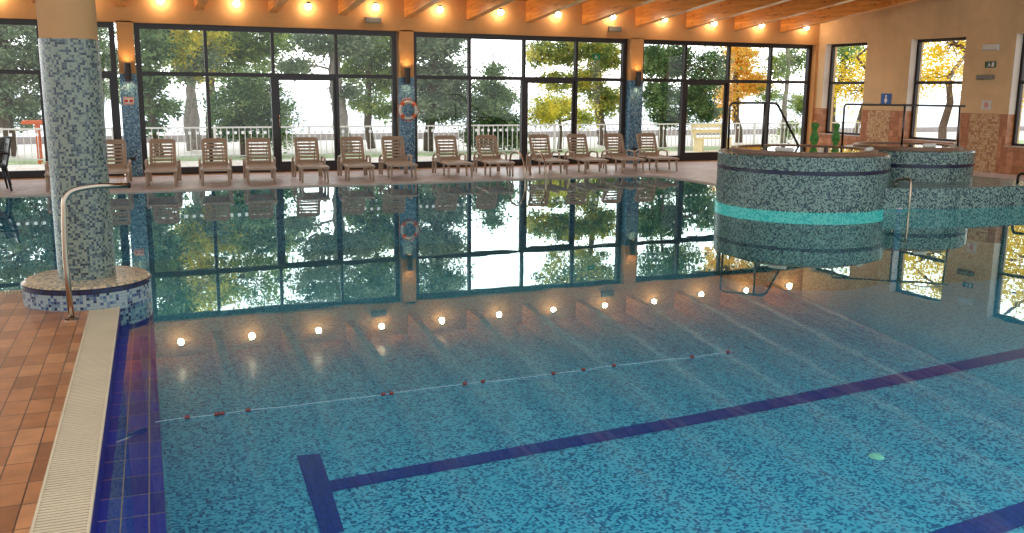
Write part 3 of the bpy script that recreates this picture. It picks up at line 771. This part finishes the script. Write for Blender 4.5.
signbox('wall_sign','blue square sign with a white figure on the right wall above the handrail','sign',(XR-.001,17.42,1.62),.33,.28,.015,M['signblue'],'X',
  [('symbol',M['white'],[disc(0,.075,.03),[(-.05,-.03),(.0,-.1),(.05,-.03),(.03,.04),(-.03,.04)]])])
signbox('emergency_light','pale oblong emergency light on the right wall, topmost of three boxes','light fitting',(XR-.001,14.58,2.74),.38,.13,.07,M['whiteplastic'],'X',[('diffuser',M['greyplastic'],[rect(-.17,.17,-.05,-.042)])])
signbox('exit_sign_or_reflection','small dark green exit pictogram sign on the right wall between two grey boxes','sign',(XR-.001,14.575,2.385),.27,.13,.02,M['signdkgreen'],'X',
  [('symbol',M['white'],[disc(-.03,.03,.013),[(-.06,-.04),(-.045,-.045),(-.02,-.005),(.0,-.045),(.015,-.04),(-.005,.01),(-.035,.018)],rect(.04,.10,-.045,.045)])])
signbox('camera_housing','long grey box pointing left under the green exit sign on the right wall','camera',(XR-.001,14.64,2.12),.40,.09,.09,M['greyplastic'],'X',[('lens_plate',M['dark'],[rect(-.2,.0,-.045,-.03)])])
signbox('notice','white paper notice with a round red mark on the right wall above the tiles','notice',(XR-.001,14.58,1.54),.25,.21,.006,M['whiteplastic'],'X',[('symbol',plain('faded red print',(206,150,140),.6),[disc(0,0,.06),rect(-.09,.09,-.09,-.08),rect(-.09,.09,.08,.09)])])
signbox('emergency_light_box','grey box unit above the window, below the fourth lamp right of the column','emergency light unit',(5.24,YF-.001,3.2),.34,.12,.07,M['greyplastic'],'Y')  # both grey boxes are taken for emergency light units rather than vents
signbox('emergency_light_box','grey box unit above the right end of the middle window','emergency light unit',(11.08,YF-.001,3.2),.34,.12,.07,M['greyplastic'],'Y')
signbox('exit_sign_or_reflection','bright green reflection of an exit sign, built as a panel on the top right pane of the middle window','sign',(10.72,YW-.02,2.56),.20,.14,.01,M['signgreen_reflection'],'Y',[('symbol',M['white'],[disc(-.02,.03,.01),[(-.05,-.04),(-.035,-.045),(-.01,-.005),(.01,-.045),(.025,-.04),(.005,.01),(-.025,.018)]])])  # solid panel on the glass standing in for a mirrored exit sign
for x,l in ((.33,'dark blue socket box low on the pier right of the column'),(11.74,'dark blue socket box low on the pier left of the rightmost wide window')):
    signbox('socket_box',l,'socket',(x,YF-.01,.37),.12,.07,.03,M['navyplastic'],'Y',[('cover',M['dark'],[rect(-.04,.04,-.02,.02)])])['group']='socket boxes on the piers'

# lane rope with dark red floats, drawn across the near pool
root=thing('lane_rope','thin pale rope with a few dark red floats lying across the water','rope',(0,5.17,.004))
n=60; b=MB(); RP=[(.11+i*(3.78/n),.008*math.sin(i*.31)+.004*math.sin(i*.9),.002+.001*math.sin(i)) for i in range(n+1)]
b.tube(RP,.0018,5); b.build('rope_line',M['rope'],root)
for x in (.275,.43,.46,.60,1.38,1.43,1.90,2.02,2.5,2.72,2.95,3.85,3.55):
    i=min(n,int((x-.11)/(3.78/n))); y=RP[i][1]
    f=MB(); f.tube([(x-.014,y,.004),(x-.009,y,.004),(x+.009,y,.004),(x+.014,y,.004)],[.006,.0115,.0115,.006],10); f.build('float',M['floatred'],root)

# ================================================================== OUTSIDE
gr=MB(); gr.prism([(-40,20.3),(XR+.45,20.3),(XR+.45,2),(70,2),(70,24.6),(-40,24.6)],-.3,-.05); struct(gr.build('terrace',M['terrace']))
gr=MB(); gr.face([(-80,24.6,-.12),(100,24.6,-.12),(100,29,-.22),(-80,29,-.22)]); struct(gr.build('lawn',M['grass']))
gr=MB(); gr.face([(-80,29,-.22),(100,29,-.22),(100,37.7,-.3),(-80,37.7,-.3)]); struct(gr.build('sand',plain('pale beach sand',(234,224,212),.9,nscale=2)))
gr=MB(); gr.face([(-400,38,-.6),(500,38,-.6),(500,520,-.6),(-400,520,-.6)]); struct(gr.build('sea',M['sea']))
gr=MB(); gr.box(-60,90,37.6,38,-.7,-.05); struct(gr.build('sea_wall',plain('sea wall concrete',(176,166,164),.8)))

def make_railing(Lp=2.4):
    root=thing('railing_panel','','railing'); m=M['white']
    b=MB(); b.box(0,Lp,-.025,.025,.80,.84); b.build('top_rail',m,root)
    b=MB(); b.box(0,Lp,-.015,.015,.08,.105); b.build('bottom_rail',m,root)
    b=MB(); b.box(-.03,.03,-.03,.03,0,.85); b.build('post',m,root)
    n=16
    for i in range(1,n):
        b=MB(); x=Lp*i/n; b.box(x-.009,x+.009,-.009,.009,.105,.80); b.build('baluster',m,root)
    return root
rp=make_railing()
nP=13
for i in range(nP):
    o=rp if i==0 else copy_tree(rp); x=-7.2+2.4*i
    o.location=(x,25.0,-.06)
    win='far-left window' if x<.0 else ('window nearest the column' if x<7 else ('middle window' if x<13.8 else 'rightmost wide window'))
    idx=sum(1 for j in range(i) if (('far-left window' if -7.2+2.4*j<.0 else ('window nearest the column' if -7.2+2.4*j<7 else ('middle window' if -7.2+2.4*j<13.8 else 'rightmost wide window')))==win))
    o['label']='white metal railing panel outside the %s, %s from its left'%(win,['first','second','third','fourth','fifth'][min(idx,4)]); o['group']='white railing panels outside'

# --- trees
def tree(name,label,Y,trunk,blobs,leaf,nleaf,lsize,bark='bark',branches=8,group='trees outside the windows',droop=0,seed=1,ground=-.12,cat='tree'):
    """trunk: list of (px,py,radius m) from foot up; blobs: (px,py,rx px,ry px,weight, dY) crown masses"""
    rr=random.Random(seed)
    base=at(trunk[0][0],150,Y); root=thing(name,label,cat,(base.x,Y,ground),0,group)
    O=Vector((base.x,Y,ground))
    sc=(at(513,90,Y)-at(512,90,Y)).length
    pts=[]; rad=[]
    for j,(px,py,r) in enumerate(trunk):
        p=at(px,py,Y); 
        if j==0: p.z=ground-.05
        pts.append(p-O); rad.append(r)
    # smooth trunk
    P=[];Rr=[]
    for i in range(len(pts)-1):
        for k in range(4):
            t=k/4; w=Vector((rr.uniform(-1,1),rr.uniform(-1,1),0))*rad[i]*.25
            P.append(pts[i].lerp(pts[i+1],t)+(w if (i or k) else Vector())); Rr.append(rad[i]*(1-t)+rad[i+1]*t)
    P.append(pts[-1]); Rr.append(rad[-1])
    tb=MB(); tb.tube(P,Rr,9); 
    tb.build('trunk',M[bark],root)
    tot=sum(b[4] for b in blobs); lf=MB(); br=MB()
    for (px,py,rx,ry,w,dy) in blobs:
        if py<25 and ry>=18: py-=9; ry+=11; w*=1.5; rx*=.95
        c=at(px,py,Y); c.y=Y+dy; c-=O; ax=rx*sc*.98; az=ry*sc*.95; ay=min(max(ax,az),1.6)
        # limb to the crown mass
        st=min(P,key=lambda q:(q-c).length+ (2 if q.z>c.z+.3 else 0)+ (3 if q.z<.6 else 0))
        q0=st; mid=(q0+c)*.5+Vector((rr.uniform(-.15,.15),rr.uniform(-.15,.15),rr.uniform(0,.25)))
        br.tube([q0,mid,c],[.045,.03,.014],6)
        ncl=max(4,int(1.75*nleaf*w/tot/42))
        for _ in range(ncl):
            while True:
                d=Vector((rr.uniform(-1,1),rr.uniform(-1,1),rr.uniform(-1,1)))
                if .1<d.length<1: break
            d=d*(.55+.45*rr.random())/max(d.length,.6)
            cc=c+Vector((d.x*ax,d.y*ay,d.z*az))
            if rr.random()<.55: br.tube([c.lerp(cc,.1),c.lerp(cc,.6)+Vector((0,0,.05)),cc],[.015,.010,.005],4)
            s=rr.uniform(.10,.24)
            for _k in range(42):
                p=cc+Vector((rr.gauss(0,s),rr.gauss(0,s),rr.gauss(0,s*.55)-droop*rr.random()))
                u=Vector((rr.gauss(0,1),rr.gauss(0,1),rr.gauss(0,.7))).normalized(); v=u.cross(Vector((rr.gauss(0,1),rr.gauss(0,1),rr.gauss(0,1)))).normalized()
                l=1.15*lsize*rr.uniform(.6,1.3); w2=l*.45
                lf.face([p-u*l*.5,p+v*w2*.5,p+u*l*.5,p-v*w2*.5])
    br.build('branches',M[bark],root)
    lf.build('foliage',leaf,root)
    return root
G1=leafmat('mid green leaves',[(.1,(70,98,58)),(.4,(120,152,84)),(.7,(168,190,108)),(1,(214,216,140))])
G2=leafmat('dark green leaves',[(.1,(56,84,64)),(.45,(96,130,88)),(.75,(140,168,112)),(1,(186,200,146))])
G3=leafmat('grey green needles',[(.1,(84,104,88)),(.45,(128,150,122)),(.75,(168,182,146)),(1,(206,210,178))])
GY=leafmat('green and yellow leaves',[(.1,(111,138,82)),(.4,(182,194,95)),(.7,(255,234,95)),(1,(255,255,122))])
GO=leafmat('yellow and orange leaves',[(.1,(194,182,93)),(.4,(255,223,99)),(.75,(255,205,120)),(1,(255,255,149))])
YL=leafmat('bright yellow leaves',[(.1,(186,176,50)),(.35,(240,210,54)),(.75,(255,224,70)),(1,(255,238,150))])
TT=[
 # name,label,Y,trunk,blobs,leaf,n,size,bark
 ('broad_tree','grey-green tree with dark trunk outside the far-left window',30,[(8,160,.22),(7,110,.18),(5,60,.13),(4,20,.09)],[(5,45,40,25,2,0),(25,80,24,26,1.4,.4),(-12,85,22,34,1.4,-.4),(10,5,50,26,2,0),(30,115,12,16,.5,0),(50,50,24,22,1,0)],G3,9000,.13,'bark'),
 ('broad_tree','pale green tree glimpsed in the narrow pane between column and pier',33,[(102,160,.1),(102,100,.08),(104,50,.05)],[(103,45,13,22,1,0),(112,80,9,24,.8,0),(95,10,20,20,.8,0)],G3,2200,.12,'barkgrey'),
 ('pine_tree','slender leaning pine with dark needles at the left of the window nearest the column',28,[(160,152,.12),(152,120,.10),(148,80,.09),(150,30,.07)],[(152,45,14,20,1.4,0),(148,82,13,14,1,0),(160,108,16,8,.7,.2),(155,128,10,5,.3,0),(150,5,22,20,1,0)],G2,4200,.13,'bark'),
 ('autumn_tree','tree with yellow autumn leaves outside the window nearest the column',31,[(196,155,.2),(193,110,.17),(190,70,.13),(186,25,.1)],[(180,50,18,20,2,-.3),(170,38,10,10,.6,-.5),(196,70,14,10,.7,0),(210,45,14,14,.8,0),(185,5,34,22,1.6,0)],GY,6500,.12,'barkgrey'),
 ('forked_tree','pale forked double trunk outside the window nearest the column',30.5,[(190,155,.09),(186,125,.1),(190,95,.1),(192,70,.08)],[(200,60,14,12,1,0),(186,72,10,9,.6,0)],G3,1500,.12,'barkgrey'),
 ('broad_tree','dark-trunked green tree over the middle of the window nearest the column',32,[(211,158,.13),(210,120,.12),(212,80,.1),(222,25,.07)],[(228,45,24,16,2,0),(250,58,22,14,1.4,.4),(272,40,22,14,1.4,0),(235,10,44,20,1.8,0),(222,72,16,8,.6,0)],G1,7500,.12,'bark'),
 ('round_bush_tree','low dark green round-headed tree behind the sliding door of the window nearest the column',27.5,[(243,158,.1),(243,140,.09),(244,115,.06)],[(240,105,26,20,2,0),(262,98,20,18,1.6,.3),(278,122,12,20,1,-.2),(228,124,16,14,.9,.3),(252,84,18,10,.8,0),(258,128,24,12,1,0)],G2,8500,.10,'bark'),
 ('old_pine_tree','thick leaning pine trunk with high crown outside the window nearest the column',29,[(345,156,.30),(341,125,.25),(336,90,.20),(334,50,.16),(330,10,.12)],[(318,42,26,11,1.2,0),(300,66,20,6,.7,.4),(350,46,16,12,1,-.4),(330,5,56,18,2,0),(352,92,14,6,.4,0)],G3,5200,.13,'barkgrey'),
 ('broad_tree','green tree with twin trunks at the right end of the window nearest the column',30,[(372,158,.14),(368,125,.13),(369,85,.1),(372,30,.07)],[(378,48,20,16,1.6,0),(358,70,16,12,1,.3),(386,80,14,16,1.2,0),(364,104,12,7,.5,-.3),(385,112,8,8,.4,0),(375,8,30,20,1.4,0)],G1,6500,.12,'bark'),
 ('dense_pine_tree','dense grey-green pine filling the left panes of the middle window',28.5,[(428,160,.17),(430,120,.15),(434,70,.11),(436,20,.08)],[(428,48,22,16,2,0),(424,82,18,16,1.8,.3),(448,78,16,18,1.4,0),(432,108,22,14,1.4,-.3),(456,104,12,14,.8,0),(450,40,12,12,.7,0),(432,8,32,22,1.6,0)],G3,11500,.12,'bark'),
 ('conical_tree','pointed dark green evergreen standing against white sky in the middle window',27.5,[(494,158,.12),(494,120,.09),(494,66,.02)],[(494,72,5,9,.5,0),(490,88,14,8,.8,0),(502,98,18,9,1.1,.3),(484,106,18,10,1.1,-.3),(496,120,26,12,1.8,0),(480,134,18,12,1.2,0),(508,138,14,12,1,0)],G2,8200,.10,'bark'),
 ('round_bush','round yellow-green bush behind the railing in the middle window',26.8,[(560,158,.08),(560,130,.06),(560,118,.04)],[(545,112,16,12,1.4,0),(562,106,14,11,1.2,.2),(580,118,12,8,.7,0)],GY,3000,.09,'bark'),
 ('autumn_tree','tall green tree with yellowing top at the right of the middle window',30,[(602,158,.2),(600,120,.17),(598,80,.13),(596,20,.09)],[(548,55,18,13,1.2,.2),(572,50,18,14,1.5,0),(600,55,18,16,1.6,-.3),(588,80,20,12,1.3,.3),(606,100,16,16,1.5,0),(555,82,12,10,.6,0),(585,8,44,22,2,0)],leafmat('olive and yellow leaves',[(.1,(95,120,75)),(.45,(142,164,90)),(.75,(216,205,95)),(1,(255,234,115))]),10500,.12,'bark'),
 ('dense_tree','dense dark green tree at the left of the rightmost wide window',28,[(662,158,.15),(664,110,.12),(668,50,.08)],[(655,60,16,18,1.5,0),(680,62,18,18,1.6,.3),(660,95,18,18,1.6,0),(690,95,18,18,1.5,-.3),(710,70,14,22,1.3,0),(672,118,22,10,1,0),(680,15,40,24,1.8,0),(708,112,12,12,.8,0)],G2,14000,.11,'bark'),
 ('autumn_tree','golden autumn tree in the centre of the rightmost wide window',30,[(738,158,.16),(736,110,.13),(736,50,.09)],[(738,60,18,18,1.6,0),(732,92,12,16,1.1,.3),(752,84,16,14,1.2,0),(742,12,32,24,1.5,0),(724,112,8,8,.4,0)],GO,6500,.12,'bark'),
 ('sparse_tree','thin half-bare tree at the right end of the rightmost wide window',29,[(782,158,.12),(784,110,.10),(788,70,.07),(786,20,.05)],[(778,66,12,14,.8,0),(796,62,12,14,.8,.2),(800,104,12,14,1,0),(770,96,8,10,.5,0),(788,130,14,8,.6,0),(788,20,28,22,1.2,0)],G1,3600,.11,'barkgrey'),
]
for i,t in enumerate(TT): tree(*t,seed=11+i)
# trees outside the right wall: placed by real coordinates
def tree_xyz(name,label,x,y,h,tr,blobs,leaf,nleaf,lsize,bark='bark',seed=1):
    rr=random.Random(seed); root=thing(name,label,'tree',(x,y,-.05),0,'trees beyond the right wall')
    P=[Vector((rr.uniform(-.1,.1)*i,rr.uniform(-.1,.1)*i,h*i/6)) for i in range(7)]
    tb=MB(); tb.tube(P,[tr*(1-.11*i) for i in range(7)],9); tb.build('trunk',M[bark],root)
    tot=sum(b[6] for b in blobs); lf=MB(); br=MB()
    for (bx,by,bz,ax,ay,az,w) in blobs:
        c=Vector((bx,by,bz)); st=min(P,key=lambda q:(q-c).length+(2 if q.z>c.z else 0)); br.tube([st,(st+c)*.5+Vector((0,0,.15)),c],[.04,.03,.012],6)
        for _ in range(max(4,int(nleaf*w/tot/42))):
            d=Vector((rr.gauss(0,.5),rr.gauss(0,.5),rr.gauss(0,.5)))
            cc=c+Vector((d.x*ax,d.y*ay,d.z*az)); s=rr.uniform(.15,.3)
            if rr.random()<.5: br.tube([c,cc],[.014,.005],4)
            for _k in range(42):
                p=cc+Vector((rr.gauss(0,s),rr.gauss(0,s),rr.gauss(0,s*.55)))
                u=Vector((rr.gauss(0,1),rr.gauss(0,1),rr.gauss(0,.7))).normalized(); v=u.cross(Vector((rr.gauss(0,1),rr.gauss(0,1),rr.gauss(0,1)))).normalized()
                l=1.15*lsize*rr.uniform(.6,1.3); w2=l*.45
                lf.face([p-u*l*.5,p+v*w2*.5,p+u*l*.5,p-v*w2*.5])
    br.build('branches',M[bark],root); lf.build('foliage',leaf,root)
tree_xyz('broad_tree','green tree in the upper pane of the first right-wall window',26.5,29.5,5,.16,[(0,0,4.2,2,1.6,1.3,2),(-1.4,-.6,3.4,1.4,1.2,.9,1),(1.4,.6,3.2,1.4,1.2,.9,1)],G1,5500,.13,seed=51)
tree_xyz('autumn_tree','bright yellow tree in the first right-wall window',23.6,25.2,3.6,.10,[(0,-.3,1.9,1.3,1.3,.55,2),(.8,0,2.7,1.2,1,.7,1.4),(-.6,.4,2.3,1,1,.5,1)],YL,4200,.10,seed=52)
tree_xyz('autumn_tree','bright yellow tree filling the upper pane of the second right-wall window',24.2,22.0,4.6,.14,[(0,0,3.3,2.2,1.6,1.1,3),(-.3,.8,2.3,1.6,1.2,.45,1.4),(.6,-.8,4.4,2,1.4,1,1.5)],YL,8500,.11,seed=53)
tree_xyz('autumn_tree','yellow tree seen through the third right-wall window and mirrored in the water',24.8,18.6,4.8,.14,[(0,0,3.2,2.2,1.8,1.2,3),(-.3,.6,2.0,1.8,1.4,.6,1.4),(.4,-.8,4.6,2,1.6,1,1.5)],YL,8500,.11,seed=54)
tree_xyz('autumn_tree','yellow-green tree beyond the right wall, past the third window',25.5,13.5,4.8,.14,[(0,0,3.2,2.2,1.8,1.2,3),(-.3,.6,2.0,1.8,1.4,.6,1.4),(.4,-.8,4.6,2,1.6,1,1.5)],GY,5000,.13,seed=55)

# orange play frame and yellow bench outside
root=thing('play_frame','orange wooden play frame on the lawn outside the far-left window','play frame',tuple(Vector((at(58,150,26.4).x,26.4,-.15))))
for x in (-.42,.42):
    for y in (-.3,.3):
        b=MB(); b.box(x-.04,x+.04,y-.04,y+.04,0,1.0); b.build('post',M['orange'],root)
b=MB(); b.box(-.75,.6,-.38,.38,.98,1.06); b.build('canopy',M['orange'],root)
b=MB(); b.face([(.3,-.25,.62),(.7,-.25,.05),(.7,.25,.05),(.3,.25,.62)]); b.face([(.3,-.25,.60),(.3,.25,.60),(.7,.25,.03),(.7,-.25,.03)]); b.build('slide',M['yellowwood'],root)
root=thing('bench','yellow wooden bench on the terrace, seen left of the nearer hot tub','bench',(at(712,150,24.1).x,24.1,-.05))
for k in range(4):
    b=MB(); b.bevbox(-.6,.6,-.25+.13*k,-.14+.13*k,.40,.43,.006); b.build('seat_slat',M['yellowwood'],root)
for x in (-.5,.5):
    b=MB(); b.box(x-.03,x+.03,-.22,.22,0,.40); b.build('leg',M['yellowwood'],root)
for k in range(2):
    b=MB(); b.box(-.6,.6,.26,.29,.55+.16*k,.66+.16*k); b.build('back_slat',M['yellowwood'],root)
for x in (-.5,.5):
    b=MB(); b.box(x-.03,x+.03,.22,.26,.38,.82); b.build('back_post',M['yellowwood'],root)

# ================================================================== LIGHT
w=bpy.data.worlds.new('sky'); scene.world=w; w.use_nodes=True; nt=w.node_tree
for n in list(nt.nodes): nt.nodes.remove(n)
wo_=nt.nodes.new('ShaderNodeOutputWorld'); bg=nt.nodes.new('ShaderNodeBackground'); nt.links.new(bg.outputs[0],wo_.inputs[0])
tc=nt.nodes.new('ShaderNodeTexCoord'); sp=nt.nodes.new('ShaderNodeSeparateXYZ'); nt.links.new(tc.outputs['Generated'],sp.inputs[0])
c=ramp(nt,sp.outputs[2],[(.0,(1,1,1,1)),(.35,(.94,.97,1,1)),(1,(.78,.87,1,1))]); nt.links.new(c,bg.inputs[0])
# hazy bright sky low over the sea, duller overhead and inland
def ss(v,a,b):
    m_=nd(nt,'ShaderNodeMapRange',interpolation_type='SMOOTHSTEP'); nt.links.new(v,m_.inputs[0]); m_.inputs[1].default_value=a; m_.inputs[2].default_value=b; return m_.outputs[0]
glow=mth(nt,'MULTIPLY',ss(sp.outputs[1],-.2,.7),mth(nt,'SUBTRACT',1.0,ss(sp.outputs[2],.35,.85)))
nt.links.new(mth(nt,'ADD',mth(nt,'MULTIPLY',glow,2.2),1.45),bg.inputs[1])
sd=bpy.data.lights.new('sun','SUN'); sd.energy=0.0; sd.angle=.05; sd.color=(1,.94,.84)
so=bpy.data.objects.new('sun',sd); COL.objects.link(so); so.rotation_euler=(math.radians(48),0,math.radians(-35))

scene.view_settings.view_transform='Standard'; scene.view_settings.look='None'; scene.view_settings.gamma=1; scene.view_settings.use_curve_mapping=False
scene.view_settings.exposure=0.0
cy=scene.cycles
cy.max_bounces=10; cy.diffuse_bounces=4; cy.glossy_bounces=5; cy.transparent_max_bounces=24; cy.transmission_bounces=6; cy.sample_clamp_indirect=6
